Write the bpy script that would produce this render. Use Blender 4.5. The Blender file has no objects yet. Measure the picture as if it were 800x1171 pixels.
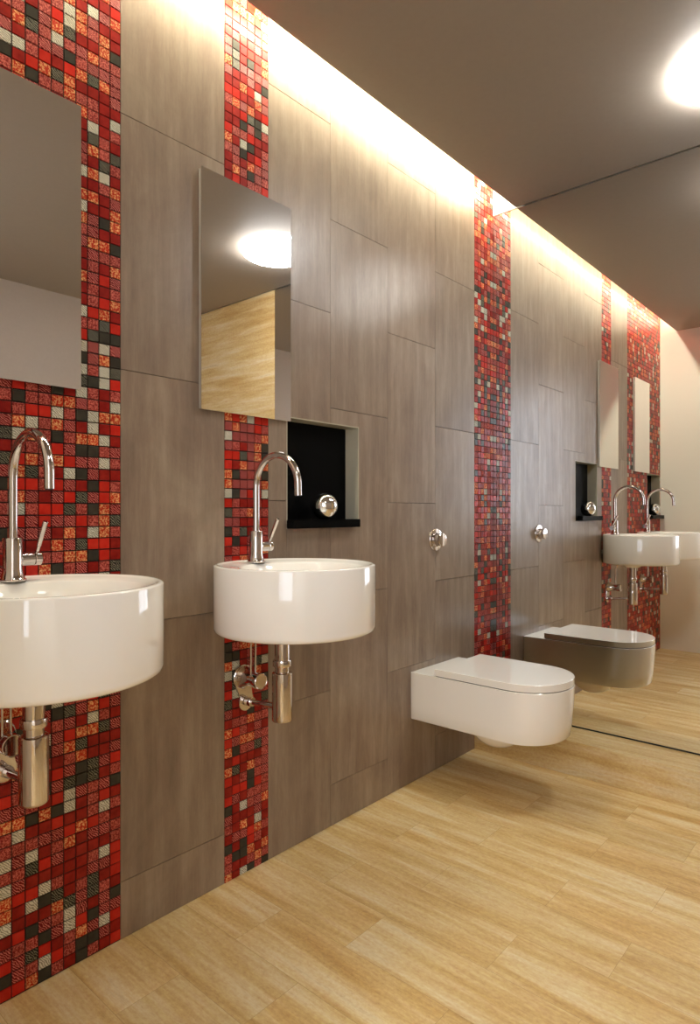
import bpy, bmesh, math, random
from math import sin, cos, pi, radians
from mathutils import Vector, Matrix
random.seed(7)
SC = bpy.context.scene
COL = SC.collection
# ---------------------------------------------------------------- layout (metres)
L = 2.543            # plane of the mirrored end wall
W = 2.475            # opposite long wall
YB = 0.05            # wall behind, the camera stands in its doorway
HC = 2.308           # ceiling
GAP = 0.111          # slot between tiled wall and ceiling
HT = 2.60            # top of the cove
PL_Y, PL_Z = 2.381, 0.130

# ---------------------------------------------------------------- materials
def lin(r, g, b):
    def f(c):
        c /= 255.0
        return c / 12.92 if c <= 0.04045 else ((c + 0.055) / 1.055) ** 2.4
    return (f(r), f(g), f(b), 1.0)

class NT:
    def __init__(s, name):
        s.m = bpy.data.materials.new(name); s.m.use_nodes = True
        s.t = s.m.node_tree; s.t.nodes.clear()
        s.out = s.n('ShaderNodeOutputMaterial')
        s.b = s.n('ShaderNodeBsdfPrincipled')
        s.l(s.b.outputs[0], s.out.inputs[0])
    def n(s, k, **kw):
        x = s.t.nodes.new(k)
        for a, v in kw.items(): setattr(x, a, v)
        return x
    def l(s, a, b): s.t.links.new(a, b)
    def set(s, **kw):
        for k, v in kw.items(): s.b.inputs[k.replace('_', ' ')].default_value = v
    def coords(s, scale, var=None, kind='Object'):
        tc = s.n('ShaderNodeTexCoord'); mp = s.n('ShaderNodeMapping')
        s.l(tc.outputs[kind], mp.inputs[0]); mp.inputs['Scale'].default_value = scale
        if var:
            at = s.n('ShaderNodeAttribute', attribute_name='var')
            mu = s.n('ShaderNodeVectorMath', operation='SCALE'); s.l(at.outputs['Vector'], mu.inputs[0])
            mu.inputs['Scale'].default_value = var
            s.l(mu.outputs[0], mp.inputs['Location'])
        return mp.outputs[0]
    def noise(s, vec, scale=1, detail=4, rough=.5, dist=0):
        x = s.n('ShaderNodeTexNoise'); s.l(vec, x.inputs['Vector'])
        x.inputs['Scale'].default_value = scale; x.inputs['Detail'].default_value = detail
        x.inputs['Roughness'].default_value = rough; x.inputs['Distortion'].default_value = dist
        return x.outputs[0]
    def ramp(s, fac, stops, interp='LINEAR'):
        x = s.n('ShaderNodeValToRGB'); s.l(fac, x.inputs[0]); r = x.color_ramp; r.interpolation = interp
        while len(r.elements) < len(stops): r.elements.new(.5)
        for e, (p, c) in zip(r.elements, stops): e.position = p; e.color = c
        return x.outputs[0]
    def mix(s, fac, a, b, mode='MIX'):
        x = s.n('ShaderNodeMix', data_type='RGBA', blend_type=mode)
        for i, v in ((0, fac), (6, a), (7, b)):
            if hasattr(v, 'links'): s.l(v, x.inputs[i])
            else: x.inputs[i].default_value = v
        return x.outputs[2]
    def bump(s, h, strength=.2, dist=.002):
        x = s.n('ShaderNodeBump'); s.l(h, x.inputs['Height'])
        x.inputs['Strength'].default_value = strength; x.inputs['Distance'].default_value = dist
        s.l(x.outputs[0], s.b.inputs['Normal'])

def g(v): return (v, v, v, 1)
def flat(name, col, rough=.5, metal=0, **kw):
    n = NT(name); n.set(Base_Color=col, Roughness=rough, Metallic=metal, **kw)
    v = n.coords((1, 1, 1)); h = n.noise(v, 60, 3)
    c = n.mix(.04, col, h, 'OVERLAY'); n.l(c, n.b.inputs['Base Color'])
    return n.m

def m_travertine():
    n = NT('travertine'); n.set(Roughness=.42)
    v = n.coords((1.15, 12, 12), 1.9)
    a = n.noise(v, 1.6, 9, .62, .25)
    c = n.ramp(a, [(.26, lin(188, 146, 86)), (.38, lin(202, 165, 104)), (.47, lin(212, 180, 122)), (.56, lin(220, 194, 142)), (.64, lin(226, 206, 164)), (.72, lin(208, 186, 146)), (.86, lin(198, 180, 150))])
    v2 = n.coords((7, 75, 75), 9.1)
    b = n.noise(v2, 1.4, 6, .72, .5)
    c2 = n.mix(.34, c, b, 'OVERLAY')
    sp = n.noise(n.coords((1, 1.6, 1.6), 2), 85, 5, .7)
    c2 = n.mix(.5, c2, sp, 'OVERLAY')
    v3 = n.coords((40, 90, 90), 1.3)
    p = n.noise(v3, 1, 5, .75)
    pp = n.ramp(p, [(.60, g(0)), (.72, g(1))])
    pm = n.n('ShaderNodeMath', operation='MULTIPLY'); n.l(pp, pm.inputs[0]); pm.inputs[1].default_value = .28
    c3 = n.mix(pm.outputs[0], c2, lin(170, 128, 78))
    at = n.n('ShaderNodeAttribute', attribute_name='var')
    vv = n.ramp(at.outputs['Fac'], [(0, g(.90)), (1, g(1.0))])
    c4 = n.mix(1.0, c3, vv, 'MULTIPLY')
    n.l(c4, n.b.inputs['Base Color']); n.bump(p, .08, .001)
    return n.m

def m_taupe():
    n = NT('taupe_wall_tile'); n.set(Roughness=.36, Specular_IOR_Level=.55)
    v = n.coords((9, 9, .9), 5.3)
    a = n.noise(v, 3.2, 6, .6, .2)
    v1 = n.coords((1, 1, .55), 2.3)
    b = n.noise(v1, 5.5, 7, .66, .5)
    c = n.ramp(a, [(.3, lin(124, 105, 90)), (.5, lin(146, 126, 109)), (.7, lin(172, 154, 135))])
    d = n.ramp(b, [(.32, lin(112, 94, 80)), (.5, lin(142, 124, 108)), (.68, lin(168, 152, 132))])
    c = n.mix(.45, c, d)
    v3 = n.coords((1, 1, .25), 1)
    e = n.noise(v3, 130, 3, .7)
    c = n.mix(.12, c, e, 'OVERLAY')
    at = n.n('ShaderNodeAttribute', attribute_name='var')
    vv = n.ramp(at.outputs['Fac'], [(0, g(.90)), (1, g(1.0))])
    c = n.mix(1.0, c, vv, 'MULTIPLY')
    n.l(c, n.b.inputs['Base Color'])
    r = n.ramp(a, [(.3, g(.38)), (.7, g(.28))]); n.l(r, n.b.inputs['Roughness'])
    n.bump(e, .05, .0006)
    return n.m

def mosaic_mats():
    out = {}
    def base(name, c1, c2, pat, lo, hi, rough=.25, bump=0, sc=1.):
        n = NT('mosaic_' + name); n.set(Roughness=rough)
        if pat == 'speck':
            h = n.noise(n.coords((1, 1, 1), 3), 300 * sc, 3, .65)
        elif pat == 'scroll':
            v = n.coords((1, 1, 1), 5)
            w = n.n('ShaderNodeTexWave', wave_type='RINGS'); n.l(v, w.inputs[0])
            w.inputs['Scale'].default_value = 75 * sc; w.inputs['Distortion'].default_value = 7
            w.inputs['Detail'].default_value = 2; w.inputs['Detail Scale'].default_value = 1.5
            h = w.outputs['Fac']
        else:
            h = n.noise(n.coords((1, 1, 1), 3), 60, 2)
        col = n.ramp(h, [(lo, c1), (hi, c2)])
        at = n.n('ShaderNodeAttribute', attribute_name='var')
        vv = n.ramp(at.outputs['Fac'], [(0, g(.82)), (1, g(1))])
        n.l(n.mix(1.0, col, vv, 'MULTIPLY'), n.b.inputs['Base Color'])
        n.b.inputs['Specular IOR Level'].default_value = .2
        if bump: n.bump(h, bump, .0008)
        return n.m
    out['R'] = base('bright_red', lin(196, 36, 24), lin(206, 50, 34), 'plain', .3, .7, .3)
    out['D'] = base('deep_red', lin(136, 20, 16), lin(162, 38, 28), 'plain', .3, .7, .32)
    out['T'] = base('grained_pink_red', lin(132, 28, 26), lin(214, 112, 96), 'speck', .42, .62, .45, .2)
    out['S'] = base('scrolled_crimson', lin(120, 16, 20), lin(218, 124, 112), 'scroll', .5, .95, .38, .3)
    out['O'] = base('speckled_orange', lin(196, 44, 22), lin(250, 196, 130), 'speck', .46, .64, .38, .2, .8)
    out['G'] = base('plain_charcoal', lin(58, 54, 46), lin(68, 64, 54), 'plain', .3, .7, .3)
    out['K'] = base('scrolled_charcoal', lin(44, 42, 36), lin(142, 138, 116), 'scroll', .55, 1.0, .35, .3)
    out['W'] = base('scrolled_silver', lin(150, 146, 126), lin(226, 222, 204), 'scroll', .1, .7, .3, .3)
    return out

def m_mirror(name='mirror_glass'):
    n = NT(name); n.set(Base_Color=g(.95), Metallic=1.0, Roughness=0.0)
    return n.m
def m_emit(name, col, st):
    n = NT(name); n.set(Base_Color=g(.9), Roughness=.4)
    n.b.inputs['Emission Color'].default_value = col; n.b.inputs['Emission Strength'].default_value = st
    return n.m
def m_black():
    n = NT('black_gloss'); n.set(Base_Color=g(.004), Roughness=.25, Specular_IOR_Level=.04)
    h = n.noise(n.coords((1, 1, 1)), 9, 2); n.bump(h, .05, .002); return n.m

M = dict(
    trav=m_travertine(), taupe=m_taupe(), grout=flat('dark_grout', lin(34, 18, 16), .8),
    tgrout=flat('tile_joint', lin(70, 60, 50), .8),
    cream=flat('cream_plaster', lin(240, 237, 228), .55), greige=flat('greige_plaster', lin(178, 166, 152), .5),
    ceil=flat('ceiling_plaster', lin(158, 148, 136), .6), white=flat('white_paint', lin(238, 234, 226), .6),
    porc=flat('white_porcelain', lin(246, 243, 238), .06, 0),
    chrome=flat('chrome', lin(208, 200, 196), .05, 1.0), steel=flat('polished_steel', g(.80), .10, 1.0),
    satin=flat('satin_grey_lining', lin(186, 180, 160), .3, 0),
    mirror=m_mirror(), medge=flat('mirror_edge', lin(168, 160, 152), .3, .2),
    black=m_black(), rubber_gap=flat('black_rubber_and_gap', g(.01), .5),
    lamp=m_emit('lamp_opal', (1, .985, .965, 1), 36.0),
    lampedge=m_emit('lamp_halo_edge', (1, .985, .965, 1), 110.0),
    lampdim=m_emit('added_lamp_opal', (1, .985, .965, 1), 9.0), lampedgedim=m_emit('added_lamp_halo_edge', (1, .985, .965, 1), 25.0),
    cove=m_emit('cove_tube', (1, .95, .72, 1), 175.0),
)
M['porc'].node_tree.nodes['Principled BSDF'].inputs['Coat Weight'].default_value = .4
M['porc'].node_tree.nodes['Principled BSDF'].inputs['Coat Roughness'].default_value = .02
MOS = mosaic_mats()

# ---------------------------------------------------------------- mesh helpers
def link(name, me, mats, parent=None, loc=None):
    o = bpy.data.objects.new(name, me); COL.objects.link(o)
    for m in (mats if isinstance(mats, (list, tuple)) else [mats]): me.materials.append(m)
    if parent: o.parent = parent
    if loc: o.location = loc
    return o
def finish(bm, smooth=True, ang=40):
    bmesh.ops.remove_doubles(bm, verts=bm.verts, dist=1e-6)
    bmesh.ops.recalc_face_normals(bm, faces=bm.faces)
    me = bpy.data.meshes.new('m'); bm.to_mesh(me); bm.free()
    if smooth:
        for p in me.polygons: p.use_smooth = True
        me.set_sharp_from_angle(angle=radians(ang))
    return me
def obj(name, bm, mat, parent=None, smooth=True, ang=40):
    return link(name, finish(bm, smooth, ang), mat, parent)
def box(bm, x0, x1, y0, y1, z0, z1, bev=0):
    r = bmesh.ops.create_cube(bm, size=1)
    vs = r['verts']
    for v in vs:
        v.co = Vector(((x0 + x1) / 2 + v.co.x * (x1 - x0), (y0 + y1) / 2 + v.co.y * (y1 - y0), (z0 + z1) / 2 + v.co.z * (z1 - z0)))
    if bev:
        es = {e for v in vs for e in v.link_edges}
        bmesh.ops.bevel(bm, geom=list(es), offset=bev, segments=2, affect='EDGES')
def lathe(bm, prof, axis=(0, 0, 1), origin=(0, 0, 0), seg=48, closed=False):
    """prof: list of (radius, height along axis)."""
    ax = Vector(axis).normalized()
    q = Vector((0, 0, 1)).rotation_difference(ax).to_matrix()
    o = Vector(origin); rings = []
    for r, h in prof:
        if r < 1e-7:
            rings.append([bm.verts.new(o + q @ Vector((0, 0, h)))]); continue
        rings.append([bm.verts.new(o + q @ Vector((r * cos(2 * pi * i / seg), r * sin(2 * pi * i / seg), h))) for i in range(seg)])
    for a, b in zip(rings, rings[1:]):
        for i in range(seg):
            j = (i + 1) % seg
            if len(a) == 1 and len(b) == 1: continue
            if len(a) == 1: bm.faces.new((a[0], b[j], b[i]))
            elif len(b) == 1: bm.faces.new((a[i], a[j], b[0]))
            else: bm.faces.new((a[i], a[j], b[j], b[i]))
def cyl(bm, p0, p1, r0, r1=None, seg=32, bev=0.0):
    p0 = Vector(p0); p1 = Vector(p1); h = (p1 - p0).length; r1 = r0 if r1 is None else r1
    prof = [(0, 0), (r0 - bev, 0)] + ([(r0, bev)] if bev else []) + ([(r1, h - bev)] if bev else []) + [(r1 - bev, h), (0, h)]
    lathe(bm, prof, p1 - p0, p0, seg)
def tube(bm, pts, r, seg=20):
    pts = [Vector(p) for p in pts]; rings = []
    up = None
    for i, p in enumerate(pts):
        t = (pts[min(i + 1, len(pts) - 1)] - pts[max(i - 1, 0)]).normalized()
        if up is None: up = t.orthogonal().normalized()
        up = (up - t * up.dot(t)).normalized(); s = t.cross(up)
        rings.append([bm.verts.new(p + (up * cos(2 * pi * k / seg) + s * sin(2 * pi * k / seg)) * r) for k in range(seg)])
    for a, b in zip(rings, rings[1:]):
        for i in range(seg):
            j = (i + 1) % seg; bm.faces.new((a[i], a[j], b[j], b[i]))
    bm.faces.new(rings[0][::-1]); bm.faces.new(rings[-1])
def loft(bm, rings, cap0=True, cap1=True):
    vr = [[bm.verts.new(p) for p in r] for r in rings]
    for a, b in zip(vr, vr[1:]):
        n = len(a)
        for i in range(n):
            j = (i + 1) % n; bm.faces.new((a[i], a[j], b[j], b[i]))
    if cap0: bm.faces.new(vr[0][::-1])
    if cap1: bm.faces.new(vr[-1])
def empty(name, loc, label, cat, group=None):
    o = bpy.data.objects.new(name, None); COL.objects.link(o); o.location = loc
    o.empty_display_size = .05
    o['label'] = label; o['category'] = cat
    if group: o['group'] = group
    return o
def tag(o, label, cat, group=None):
    o['label'] = label; o['category'] = cat
    if group: o['group'] = group
    return o
def struct(o, label=None):
    o['kind'] = 'structure'
    if label: o['label'] = label
    return o

def subtract(rects, hole):
    out = []
    hx0, hx1, hy0, hy1 = hole
    for (a, b, c, d) in rects:
        if b <= hx0 or a >= hx1 or d <= hy0 or c >= hy1: out.append((a, b, c, d)); continue
        if a < hx0: out.append((a, hx0, c, d))
        if b > hx1: out.append((hx1, b, c, d))
        m0, m1 = max(a, hx0), min(b, hx1)
        if c < hy0: out.append((m0, m1, c, hy0))
        if d > hy1: out.append((m0, m1, hy1, d))
    return [r for r in out if r[1] - r[0] > 1e-4 and r[3] - r[2] > 1e-4]

class Tiles:
    """raised plates on the plane X=0 facing +X, with a per-tile random value"""
    def __init__(s): s.v = []; s.f = []; s.mi = []; s.var = []
    def plate(s, y0, y1, z0, z1, x0, x1, mi, var, bev=.0006, tilt=(0, 0)):
        i = len(s.v)
        def tx(y, z): return x1 + tilt[0] * (y - (y0 + y1) / 2) + tilt[1] * (z - (z0 + z1) / 2)
        s.v += [(x0, y0, z0), (x0, y1, z0), (x0, y1, z1), (x0, y0, z1)]
        q = [(y0 + bev, z0 + bev), (y1 - bev, z0 + bev), (y1 - bev, z1 - bev), (y0 + bev, z1 - bev)]
        s.v += [(tx(*p), p[0], p[1]) for p in q]
        fs = [(i + 4, i + 5, i + 6, i + 7)] + [(i + k, i + (k + 1) % 4, i + 4 + (k + 1) % 4, i + 4 + k) for k in range(4)]
        s.f += fs; s.mi += [mi] * 5; s.var += [var] * 5
    def mesh(s):
        me = bpy.data.meshes.new('m'); me.from_pydata(s.v, [], s.f); me.update()
        me.polygons.foreach_set('material_index', s.mi)
        a = me.attributes.new('var', 'FLOAT', 'FACE'); a.data.foreach_set('value', s.var)
        return me

NICHE_A = (1.300, 1.629, 0.950, 1.283)
NICHE_B = (0.066, 0.362, 0.950, 1.270)

# ---------------------------------------------------------------- tiled wall (X = 0)
bm = bmesh.new()
rects = [(YB, L + .02, -.02, HT)]
for h in (NICHE_A, NICHE_B): rects = subtract(rects, h)
for r in rects: box(bm, -.16, -.003, r[0], r[1], r[2], r[3])
wall = struct(obj('wall_left', bm, M['tgrout'], smooth=False))

T = Tiles()
cols = [(.772, 1.0725, [1.934, 1.334, .734, .134]), (1.2285, 1.4895, [2.233, 1.633, 1.033, .433]),
        (1.4895, 1.7855, [1.931, 1.331, .731, .131]), (1.7855, 2.085, [2.233, 1.633, 1.033, .433]),
        (2.085, 2.381, [1.933, 1.333, .733, .133])]
for y0, y1, js in cols:
    zs = [HT] + js + [0]
    for a, b in zip(zs, zs[1:]):
        rs = subtract([(y0 + .0002, y1 - .0002, b + .0006, a - .0006)], NICHE_A)
        var = random.random()
        for r in rs: T.plate(r[0], r[1], r[2], r[3], -.003, 0, 0, var, .0003)
o = link('stone_cladding', T.mesh(), M['taupe'], wall)
bm = bmesh.new(); box(bm, -.003, 0, YB, .0555, 0, HT)
obj('plaster_edge', bm, M['cream'], wall, False)

# colour plan of the wide mosaic band, columns counted from its right edge
CODE = 'RDTSOGKW'
PLAN = {}
for r, s in {-1: 'SRTSGDWTDT', 0: 'TGTTOOSTDW', 1: 'DTRRWTGWOO', 2: 'SOWTOSDWDR', 3: 'KWOTGTOOWD', 4: 'DTTTRSGGTS',
             5: 'KROSORSSWT', 6: 'SOKTDWGSDD', 7: 'GRRTRSDGRT', 8: 'TOSDSRKSRO', 9: 'TWTRRKTGOS', 10: 'SRSRSSRTOK',
             11: 'GSSSDODWOT', 12: 'TDDDOSKRRD', 13: 'DSTTTOOGRD', 14: 'SRROGTSDTK'}.items():
    for i, c in enumerate(s): PLAN[(9 - i, r)] = c
for c, s in {0: 'RKGSGRDOTSOTGDOOSODTKDTWDSSSTGDDOR', 1: 'WWOWGKORDRDTODGDDTWKTTDDDDOSTOOD',
             2: 'GTSSKTRTTSTSOSSDODODOKWTTDKSODTS', 3: 'KWGWRTWDDODDSTOWODWTSDDOTDOTSDOO'}.items():
    for i, ch in enumerate(s): PLAN[(c, -2 - i)] = ch
PLAN2 = {}
for r, s in enumerate(['OROWRR', 'SOSSRT', 'WSSSTO', 'STDSOG', 'RRKSOG', 'RDOSTO', 'OGSTTG', 'OSSSTO', 'WGSRTW', 'RTDDTD', 'KTTOTT', 'SSDDRD', 'GTKDST', 'RGDSDT']):
    for i, c in enumerate(s): PLAN2[(5 - i, r - 6)] = c
POOL = 'R' * 14 + 'D' * 22 + 'T' * 18 + 'S' * 14 + 'O' * 16 + 'G' * 8 + 'K' * 6 + 'W' * 8
def mosaic(name, y0, y1, pitch, zoff, holes, plan):
    t = Tiles(); p = .02609
    rs = [(y0, y1, 0, HT)]
    for h in holes: rs = subtract(rs, h)
    for r in rs: t.plate(r[0], r[1], r[2], r[3], -.003, -.0012, 8, .5, 0)
    n = 0; c = 0
    while y1 - c * pitch > y0 + .004:
        b = y1 - c * pitch - .0009; a = max(b - pitch + .0020, y0 + .0006)
        k = -60
        while k < 60:
            zt = zoff - k * p - .0008 + p; zb = zt - p + .0021     # row k sits above its lower boundary zoff-k*p
            k += 1
            if zt < .004 or zb > HT: continue
            zb = max(zb, .0005); zt = min(zt, HT)
            ch = plan.get((c, k - 1)) or random.choice(POOL)
            v = random.random(); tl = (random.uniform(-.006, .006), random.uniform(-.006, .006))
            rr = [(a, b, zb, zt)]
            for h in holes: rr = subtract(rr, h)
            for q in rr:
                if min(q[1] - q[0], q[3] - q[2]) > .003: t.plate(q[0], q[1], q[2], q[3], -.0012, .0012, CODE.index(ch), v, .0007, tl)
        c += 1
    o = link(name, t.mesh(), [MOS[k] for k in CODE] + [M['grout']], wall)
    return o
a = mosaic('mosaic_band', .0555, .772, .0268, 1.2278, [NICHE_B], PLAN); a['label'] = 'wide red mosaic band behind the near basin'
a = mosaic('mosaic_band', 1.0725, 1.2285, .026, 1.0894, [], PLAN2); a['label'] = 'narrow red mosaic band behind the far basin'
a = mosaic('mosaic_band', 2.381, L - .001, .02685, 1.10, [], {}); a['label'] = 'red mosaic band in the corner beside the end mirror'

# ---------------------------------------------------------------- niches
def niche(nn, label):
    y0, y1, z0, z1 = nn
    e = empty('wall_niche', (0, (y0 + y1) / 2, z0), label, 'niche'); d = .057; t = .003
    E = Vector(e.location)
    def part(n, m, *b):
        bm = bmesh.new(); box(bm, b[0], b[1], b[2] - E.y, b[3] - E.y, b[4] - E.z, b[5] - E.z); return obj(n, bm, m, e, False)
    part('back_panel', M['black'], -d - t, -d, y0, y1, z0, z1)
    bm = bmesh.new()
    for b in ((y0, y0 + t, z0, z1), (y1 - t, y1, z0, z1), (y0 + t, y1 - t, z1 - t, z1)):
        box(bm, -d, .0005, b[0] - E.y, b[1] - E.y, b[2] - E.z, b[3] - E.z)
    obj('side_lining', bm, M['satin'], e, False)
    # tray
    bm = bmesh.new(); a, b = y0 + t + .0005, y1 - t - .0005
    box(bm, -d + .0005, -.0005, a - E.y, b - E.y, .001, .026)
    box(bm, .0018, .032, max(y0 - .002, .058) - E.y, y1 - .028 - E.y, .001, .027, .0015)
    box(bm, -.0006, .002, a - E.y, b - .028 - E.y, .002, .026)
    s = obj('tray', bm, M['black'], None, False); s.name = 'niche_tray'
    s.location = E  # lip wider than the niche, as in the photo
    return e, s
n1, s1 = niche(NICHE_A, 'square recessed niche with black back right of the far basin mirror')
n2, s2 = niche(NICHE_B, 'recessed black niche in the wide mosaic band, seen only in the end mirror')
tag(s1, 'black glossy tray shelf in the niche above the far basin', 'shelf')
tag(s2, 'black tray shelf in the niche of the wide mosaic band, seen in the end mirror', 'shelf')
def ball(y, label):
    bm = bmesh.new(); R = .042
    prof = [(0, -R)] + [(R * cos(radians(a)), R * sin(radians(a))) for a in range(-86, -2, 4)]
    prof += [(R, -.0012), (R - .0012, -.0008), (R - .0012, .0008), (R, .0012)]
    prof += [(R * cos(radians(a)), R * sin(radians(a))) for a in range(4, 88, 4)] + [(0, R)]
    lathe(bm, prof, seg=64)
    o = obj('steel_ball', bm, M['steel']); o.location = (.006, y, .950 + .026 + R)
    tag(o, label, 'ball', 'polished balls in the wall niches'); return o
ball(1.455, 'polished steel ball on the tray of the niche right of the far basin')
ball(.215, 'polished steel ball in the niche of the wide mosaic band, seen in the end mirror')

# ---------------------------------------------------------------- wall mirrors
def wmirror(y0, y1, z0, z1, label):
    e = empty('basin_mirror', (0, (y0 + y1) / 2, z0), label, 'mirror'); w = (y1 - y0) / 2; h = z1 - z0
    bm = bmesh.new(); box(bm, .0015, .0135, -w + .002, w - .002, .002, h - .002, .0005); obj('backing', bm, M['medge'], e, False)
    bm = bmesh.new(); box(bm, .0135, .0155, -w, w, 0, h); obj('glass', bm, [M['mirror']], e, False)
    return e
wmirror(.357, .670, 1.269, 1.893, 'frameless rectangular mirror above the near basin on the wide mosaic band')
wmirror(.987, 1.303, 1.266, 1.892, 'frameless rectangular mirror above the far basin, beside the open niche')

# ---------------------------------------------------------------- shell
def slab(name, m, *b):
    bm = bmesh.new(); box(bm, *b); return obj(name, bm, m, None, False)
# floor planks
T = Tiles(); w = .15
rng = random.Random(3); j0 = {0: .41, 1: .20}
verts = []; faces = []; var = []
iy = -2; y = 1.10 - 8 * .15
row = 0
while y < PL_Y + .3:
    off = [.41, .20][row % 2] + rng.choice([0, 0, .0]); x = off - .98
    ln = .49
    while x < W + .2:
        a, b = max(x, -.10), min(x + ln, W + .02)
        c, d = max(y, YB - .05), min(y + w, L + .02)
        if b > a and d > c:
            q = .00035; i = len(verts)
            verts += [(a + q, c + q, 0), (b - q, c + q, 0), (b - q, d - q, 0), (a + q, d - q, 0)]
            faces.append((i, i + 1, i + 2, i + 3)); var.append(rng.random())
        x += ln
    y += w; row += 1
me = bpy.data.meshes.new('m'); me.from_pydata(verts, [], faces); me.update()
at = me.attributes.new('var', 'FLOAT', 'FACE'); at.data.foreach_set('value', var)
fl = struct(slab('floor', flat('floor_joint', lin(170, 136, 92), .7), -.16, W + .1, YB - .1, L + .1, -.08, -.0008))
link('stone_planks', me, M['trav'], fl)
# plinth under the mirror
bm = bmesh.new(); box(bm, 0, W, PL_Y, L + .02, 0.0002, PL_Z, .001)
struct(obj('trim_1', bm, M['trav'], None, False))
# end wall behind mirror + travertine panel
struct(slab('wall_far', M['cream'], -.16, W + .1, L + .021, L + .14, -.02, HT))
MX = 1.46
bm = bmesh.new(); box(bm, MX + .0015, W, L - .0005, L + .0195, PL_Z + .001, HC - .001); wp = obj('stone_panel', bm, M['trav'], bpy.data.objects['wall_far'], False)
e = empty('end_wall_mirror', (MX / 2, L, PL_Z + .001), 'full-height mirror covering the end wall beyond the toilet', 'mirror')
bm = bmesh.new(); box(bm, .0025 - MX / 2, MX / 2, 0, .006, .0055, HC - PL_Z - .004); obj('glass', bm, M['mirror'], e, False)
bm = bmesh.new(); box(bm, .0025 - MX / 2, MX / 2, .0061, .018, .0002, HC - PL_Z - .004); obj('backing', bm, M['medge'], e, False)
bm = bmesh.new(); box(bm, .0025 - MX / 2, MX / 2, -.0015, .006, .0002, .0052); obj('bottom_shadow_gap', bm, M['rubber_gap'], e, False)  # black strip standing in for the shadow gap under the mirror
bm = bmesh.new(); box(bm, 0, GAP + .03, L - .004, L + .02, HC - .002, HT); obj('plaster_return', bm, M['white'], bpy.data.objects['wall_far'], False)
struct(slab('wall_right', M['greige'], W, W + .1, YB - .1, L + .02, 0, HT))
DX0, DX1, DZ = .72, 2.06, 2.08                       # doorway the camera looks in through
bm = bmesh.new()
for r in subtract([(-.16, W + .1, 0, HT)], (DX0, DX1, -1, DZ)): box(bm, r[0], r[1], YB - .1, YB, r[2], r[3])
struct(obj('wall_back', bm, M['cream'], None, False))
bm = bmesh.new()
for a, b in ((DX0 + .0005, DX0 + .03), (DX1 - .03, DX1 - .0005)): box(bm, a, b, YB - .102, YB + .003, 0.0002, DZ, .001)
box(bm, DX0 + .03, DX1 - .03, YB - .102, YB + .003, DZ - .03, DZ - .0005, .001)
struct(obj('door_1', bm, M['white'], None, False))
LY0 = -1.0                                            # unseen lobby and window, added and shaped to let in wide upper daylight
bm = bmesh.new()
box(bm, DX0 - .4, DX0 - .3, LY0, YB - .1, 0, 2.4); box(bm, DX1 + .3, DX1 + .4, LY0, YB - .1, 0, 2.4)
for r in subtract([(DX0 - .4, DX1 + .4, 0, 2.4)], (DX0 - .2, DX1 + .2, .75, 2.25)): box(bm, r[0], r[1], LY0 - .1, LY0, r[2], r[3])
struct(obj('wall_lobby_added', bm, M['white'], None, False))
bm = bmesh.new(); x0, x1 = DX0 - .1995, DX1 + .1995
for a, b in ((x0, x0 + .04), (x1 - .04, x1), ((x0 + x1) / 2 - .02, (x0 + x1) / 2 + .02)): box(bm, a, b, LY0 - .08, LY0 - .03, .7505, 2.2495, .002)
for a, b in ((.7505, .79), (2.21, 2.2495)): box(bm, x0 + .04, x1 - .04, LY0 - .08, LY0 - .03, a, b, .002)
struct(obj('window_added', bm, M['white'], None, False))  # added unseen window, sill raised so daylight enters from above
struct(slab('ceiling_lobby_added', M['white'], DX0 - .4, DX1 + .4, LY0 - .1, YB - .1, 2.4, 2.5))  # ceiling of the added lobby, limiting the daylight
struct(slab('floor_lobby_added', M['trav'], DX0 - .4, DX1 + .4, LY0 - .1, YB - .1, -.08, -.001))  # floor of the added lobby, keeping out daylight from below
bm = bmesh.new(); box(bm, GAP, W, YB, L - .006, HC, HC + .02); box(bm, GAP, GAP + .02, YB, L - .006, HC + .02, HT)
c = struct(obj('ceiling', bm, M['ceil'], None, False))
bm = bmesh.new(); box(bm, -.16, W + .1, YB - .1, L + .14, HT, HT + .05); obj('cove_cover', bm, M['white'], c, False)

# ---------------------------------------------------------------- lights
e = empty('cove_light', (.066, (YB + L) / 2, 2.40), 'hidden warm strip light in the slot between ceiling and tiled wall', 'light')
hl = (L - YB) / 2 - .02
bm = bmesh.new(); cyl(bm, (0, -hl, 0), (0, hl, 0), .007, seg=16); obj('tube', bm, M['cove'], e)
bm = bmesh.new(); box(bm, .012, .0448, -hl, hl, -.004, .008); obj('housing', bm, M['white'], e, False)
def lamp(LX, LY, label, LR=.172, dim=''):
    e = empty('ceiling_lamp', (LX, LY, HC), label, 'lamp')
    bm = bmesh.new()
    prof = [(LR, -.012)] + [(LR * cos(radians(a)), -.012 - .044 * sin(radians(a))) for a in range(3, 90, 9)] + [(0, -.056)]
    lathe(bm, prof, seg=96); obj('opal_shade', bm, M['lamp' + dim], e)
    bm = bmesh.new(); lathe(bm, [(LR - .004, -.0004), (LR, -.0004), (LR, -.0118), (LR - .004, -.0118), (LR - .004, -.0004)], seg=96); obj('halo_edge', bm, M['lampedge' + dim], e)  # edge ring added brighter than the shade, to light a halo on the ceiling
lamp(1.02, 2.157, 'round glowing flush ceiling lamp near the mirrored end wall')
lamp(1.55, .42, 'added unseen ceiling lamp near the doorway, lighting basin fronts and back wall', dim='dim')  # unseen lamp added to lift the basin fronts and back wall

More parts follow.
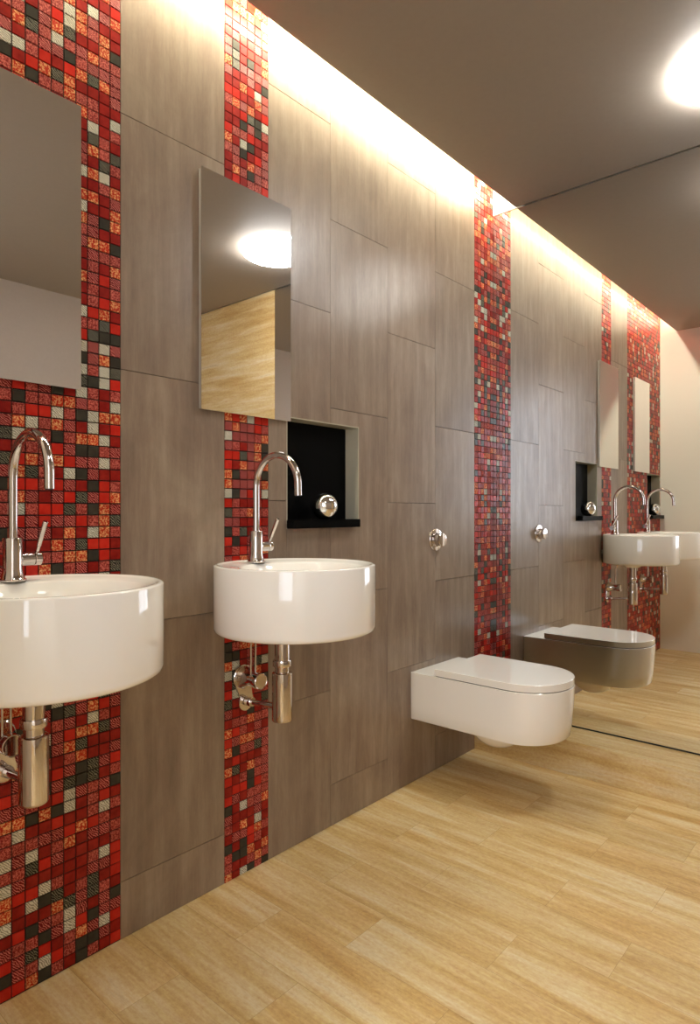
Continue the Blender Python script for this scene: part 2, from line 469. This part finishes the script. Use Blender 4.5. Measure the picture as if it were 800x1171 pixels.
# ---------------------------------------------------------------- basins
def make_basin(y, label):
    R = .2067; cx = .1944; zt = .867; zb = .698; N = 96
    e = empty('washbasin', (0, y, zb), label, 'basin', 'round wall-hung basins')
    def ring(c, r, z): return [Vector((max(.0012 + (r * .002), c + r * cos(2 * pi * i / N)), r * sin(2 * pi * i / N), z - zb)) for i in range(N)]
    rings = [ring(.15, .030, zb - .026), ring(.15, .040, zb - .024), ring(.155, .054, zb - .010), ring(.16, .062, zb), ring(cx, R - .014, zb), ring(cx, R - .006, zb + .0015), ring(cx, R - .0015, zb + .006), ring(cx, R, zb + .013)]
    rings += [ring(cx, R, zt - .004), ring(cx, R - .001, zt - .0015), ring(cx, R - .004, zt), ring(cx, R - .010, zt), ring(cx, R - .013, zt - .0015), ring(cx + .003, R - .018, zt - .004)]
    bc = .222; br = .157
    rings += [ring(bc, br + .006, zt - .006), ring(bc, br, zt - .010), ring(bc, br - .010, zt - .035), ring(bc - .01, br - .035, zt - .075), ring(bc - .02, br - .08, zt - .098), ring(bc - .03, .04, zt - .105), ring(bc - .035, .022, zt - .107)]
    bm = bmesh.new(); loft(bm, rings); obj('bowl', bm, M['porc'], e, True, 50)
    bm = bmesh.new(); lathe(bm, [(0, .004), (.014, .0035), (.0205, .001), (.021, 0), (0, 0)], origin=(bc - .035, 0, zt - .1068 - zb)); obj('drain', bm, M['chrome'], e)
    # back spacer against the wall
    bm = bmesh.new(); box(bm, .0002, .020, -.070, .070, .022, .150, .002); obj('wall_mount', bm, M['porc'], e)
    return e
make_basin(1.1486, 'round white wall-hung basin before the narrow mosaic band, left of the open niche')
make_basin(.518, 'large near round white basin cut off by the left edge of the photo')

def make_faucet(y, label):
    zt = .8632; e = empty('faucet', (.047, y, zt), label, 'faucet', 'chrome gooseneck faucets')
    bm = bmesh.new()
    lathe(bm, [(0, 0), (.0255, 0), (.0255, .003), (.0235, .0036), (.0220, .006), (.0190, .018), (.0182, .024), (.0182, .084), (.0172, .0855), (0, .0855)]); obj('body', bm, M['chrome'], e)
    bm = bmesh.new(); ar = .082; z0 = .205
    pts = [(0, 0, .08), (0, 0, .12), (0, 0, .16), (0, 0, z0)]
    pts += [(ar - ar * cos(a), 0, z0 + ar * sin(a)) for a in [pi * k / 24 for k in range(1, 25)]] + [(2 * ar, 0, z0 - .012), (2 * ar + .0005, 0, z0 - .026)]
    tube(bm, pts, .0092, 28); obj('spout', bm, M['chrome'], e)
    bm = bmesh.new()
    cyl(bm, (2 * ar + .0005, 0, z0 - .0262), (2 * ar + .0005, 0, z0 - .0275), .0074, seg=24); obj('aerator', bm, M['rubber_gap'], e)
    bm = bmesh.new(); cyl(bm, (0, .014, .042), (0, .040, .042), .0132, bev=.0006); obj('valve', bm, M['chrome'], e)
    bm = bmesh.new(); cyl(bm, (0, .0408, .042), (0, .054, .042), .0136, bev=.001); h = obj('handle', bm, M['chrome'], e)
    bm = bmesh.new(); p0 = Vector((.001, .046, .052)); p1 = Vector((.033, .050, .118))
    cyl(bm, p0, p0.lerp(p1, .25), .0034, .0042, 20); cyl(bm, p0.lerp(p1, .25), p1, .0050, .0056, 20, .0008); obj('lever', bm, M['chrome'], h)
    return e
make_faucet(1.143, 'chrome gooseneck faucet on the far round basin, before the narrow mosaic band')
make_faucet(.515, 'large near chrome gooseneck faucet at the left edge of the photo')

def make_trap(y, label):
    zt = .672; e = empty('bottle_trap', (.15, y, .454), label, 'trap', 'chrome bottle traps under the basins')
    b = .454
    bm = bmesh.new(); cyl(bm, (0, 0, .600 - b), (0, 0, .6715 - b), .0195); obj('inlet_pipe', bm, M['chrome'], e)
    bm = bmesh.new(); lathe(bm, [(0, .597 - b), (.0235, .597 - b), (.0243, .599 - b), (.0243, .611 - b), (.0235, .613 - b), (0, .613 - b)]); obj('collar', bm, M['chrome'], e)
    bm = bmesh.new(); lathe(bm, [(0, .580 - b), (.0185, .580 - b), (.0185, .597 - b), (0, .597 - b)]); obj('neck', bm, M['chrome'], e)
    bm = bmesh.new(); lathe(bm, [(0, 0), (.0245, 0), (.0262, .002), (.0266, .005), (.0266, .1215), (.0262, .1255), (.0225, .128), (.0185, .128), (0, .128)]); obj('bottle', bm, M['chrome'], e)
    bm = bmesh.new(); cyl(bm, (-.024, 0, .488 - b), (-.1485, 0, .476 - b), .0078, seg=24); cyl(bm, (-.118, 0, .4792 - b), (-.142, 0, .4768 - b), .0125, seg=24, bev=.001); obj('waste_arm', bm, M['chrome'], e)
    return e
make_trap(1.144, 'chrome bottle trap hanging under the far basin'); make_trap(.513, 'chrome bottle trap hanging under the near basin')

def make_valve(y, label):
    z1, z2 = .545, .476; e = empty('stop_valve', (0, y, z1), label, 'valve', 'chrome stop valves below the basins')
    # figure-eight rose
    out = []
    r1, r2 = .034, .0255; dz = z1 - z2; y2 = .010
    for k in range(0, 25):
        a = radians(-38 + (256) * k / 24); out.append((r1 * cos(a), r1 * sin(a)))
    for k in range(0, 17):
        a = radians(150 + (240) * k / 16); out.append((y2 + r2 * cos(a), -dz + r2 * sin(a)))
    bm = bmesh.new()
    def rg(x, s):
        cy = sum(p[0] for p in out) / len(out); cz = sum(p[1] for p in out) / len(out)
        return [Vector((x, cy + (p[0] - cy) * s, cz + (p[1] - cz) * s)) for p in out]
    loft(bm, [rg(.0003, 1), rg(.0045, 1), rg(.0062, .96)]); obj('wall_plate', bm, M['chrome'], e, True, 30)
    bm = bmesh.new(); lathe(bm, [(0, .006), (.030, .006), (.0305, .010), (.024, .020), (.0195, .034), (.0185, .050), (.0215, .060), (.0215, .078), (.0205, .079), (.019, .0775), (0, .0775)], axis=(1, 0, 0)); obj('knob', bm, M['chrome'], e)
    for dy in (-.010, .006):
        bm = bmesh.new(); zz = .694 - z1
        tube(bm, [(.048, dy, .014), (.048, dy, .04), (.048, dy, .075), (.049, dy, .105), (.053, dy + .001, .125), (.060, dy + .003, .138), (.068, dy + .005, zz)], .0026, 12)
        obj('supply_pipe', bm, M['chrome'], e)
    return e
make_valve(1.134, 'chrome stop valve with knob on the narrow mosaic band under the far basin')
make_valve(.505, 'chrome stop valve at the left edge under the near basin')

# ---------------------------------------------------------------- toilet
TY = 2.087
e = empty('wall_hung_toilet', (0, TY, .236), 'white wall-hung toilet with closed lid in front of the end mirror', 'toilet')
def outline(x0, xc, r, inset=0, n=40, xr=None, x_in=0):
    r = r - inset; xr = (xr or r) - (inset if xr else 0)
    pts = [(x0 + x_in, -r)]
    k = 8
    for i in range(1, k): pts.append((x0 + x_in + (xc - x0 - x_in) * i / k, -r))
    for i in range(n + 1):
        a = -pi / 2 + pi * i / n
        # slightly squared superellipse
        c, s = cos(a), sin(a); p = .94
        pts.append((xc + xr * (abs(c) ** p), r * (abs(s) ** p) * (1 if s > 0 else -1)))
    for i in range(1, k): pts.append((xc - (xc - x0 - x_in) * i / k, r))
    pts.append((x0 + x_in, r))
    return pts
bm = bmesh.new(); R = .1640; XC = .372
def rg(z, ins, fi=0.): return [Vector((p[0] - fi * max(0, p[0] - .1) / .43, p[1], z)) for p in outline(.0015, XC, R, ins)]
loft(bm, [rg(0, .008, .020), rg(.0015, .0035, .016), rg(.007, .0005, .014), rg(.05, 0, .009), rg(.11, 0, .003), rg(.168, 0, 0), rg(.1732, .0003, 0), rg(.174, .0012, 0)])
obj('bowl_body', bm, M['porc'], e, True, 35)
bm = bmesh.new()
def lr(z, ins): return [Vector((p[0], p[1], z)) for p in outline(.103, XC, R - .001, ins, x_in=ins)]
loft(bm, [lr(.1768, .0015), lr(.1775, .0005), lr(.2003, .0005), lr(.2012, .0015)])
obj('lid', bm, M['porc'], e, True, 35)
bm = bmesh.new()
loft(bm, [[Vector((p[0], p[1], z)) for p in outline(.108, XC, R - .006, .0, x_in=0)] for z in (.1740, .1765)]); obj('lid_shadow_gap', bm, M['rubber_gap'], e, False)  # dark sheet standing in for the shadow gap below the lid
bm = bmesh.new()


bm = bmesh.new()
lathe(bm, [(0, -.078)] + [(.098 * sin(radians(a)), -.078 + .078 * (1 - cos(radians(a)))) for a in range(8, 91, 8)] + [(.098, .004), (0, .004)], origin=(.27, 0, 0)); obj('outlet_bulge', bm, M['porc'], e)

# flush button
e = empty('flush_button', (0, 2.086, .893), 'round chrome flush button on the stone wall above the toilet', 'button')
bm = bmesh.new(); lathe(bm, [(0, .001), (.044, .001), (.044, .003), (.042, .0055), (.030, .0065), (0, .0065)], axis=(1, 0, 0)); obj('rosette', bm, M['chrome'], e)
bm = bmesh.new(); lathe(bm, [(0, .0065), (.026, .0065), (.027, .010), (.0235, .018), (.0225, .026), (.0265, .031), (.0265, .034), (.025, .0355), (0, .037)], axis=(1, 0, 0)); obj('push_knob', bm, M['chrome'], e)

# ---------------------------------------------------------------- camera
cam = bpy.data.cameras.new('camera'); co = bpy.data.objects.new('camera', cam); COL.objects.link(co)
co.location = (1.39, 0, 1.0); co.rotation_euler = (radians(90), 0, radians(41.26))
cam.sensor_fit = 'HORIZONTAL'; cam.sensor_width = 36; cam.lens = 36 * 732.46 / 800; cam.clip_start = .01
SC.camera = co
# ---------------------------------------------------------------- world, view
w = bpy.data.worlds.new('world'); SC.world = w; w.use_nodes = True
w.node_tree.nodes['Background'].inputs[0].default_value = (.84, .90, 1.0, 1); w.node_tree.nodes['Background'].inputs[1].default_value = 6.0
vs = SC.view_settings; vs.view_transform = 'Standard'; vs.look = 'None'; vs.gamma = 1; vs.use_curve_mapping = False; vs.exposure = 0.0
cy = SC.cycles
cy.use_denoising = True; cy.max_bounces = 14; cy.diffuse_bounces = 8; cy.glossy_bounces = 8
cy.sample_clamp_indirect = 8
cy.caustics_reflective = False; cy.caustics_refractive = False
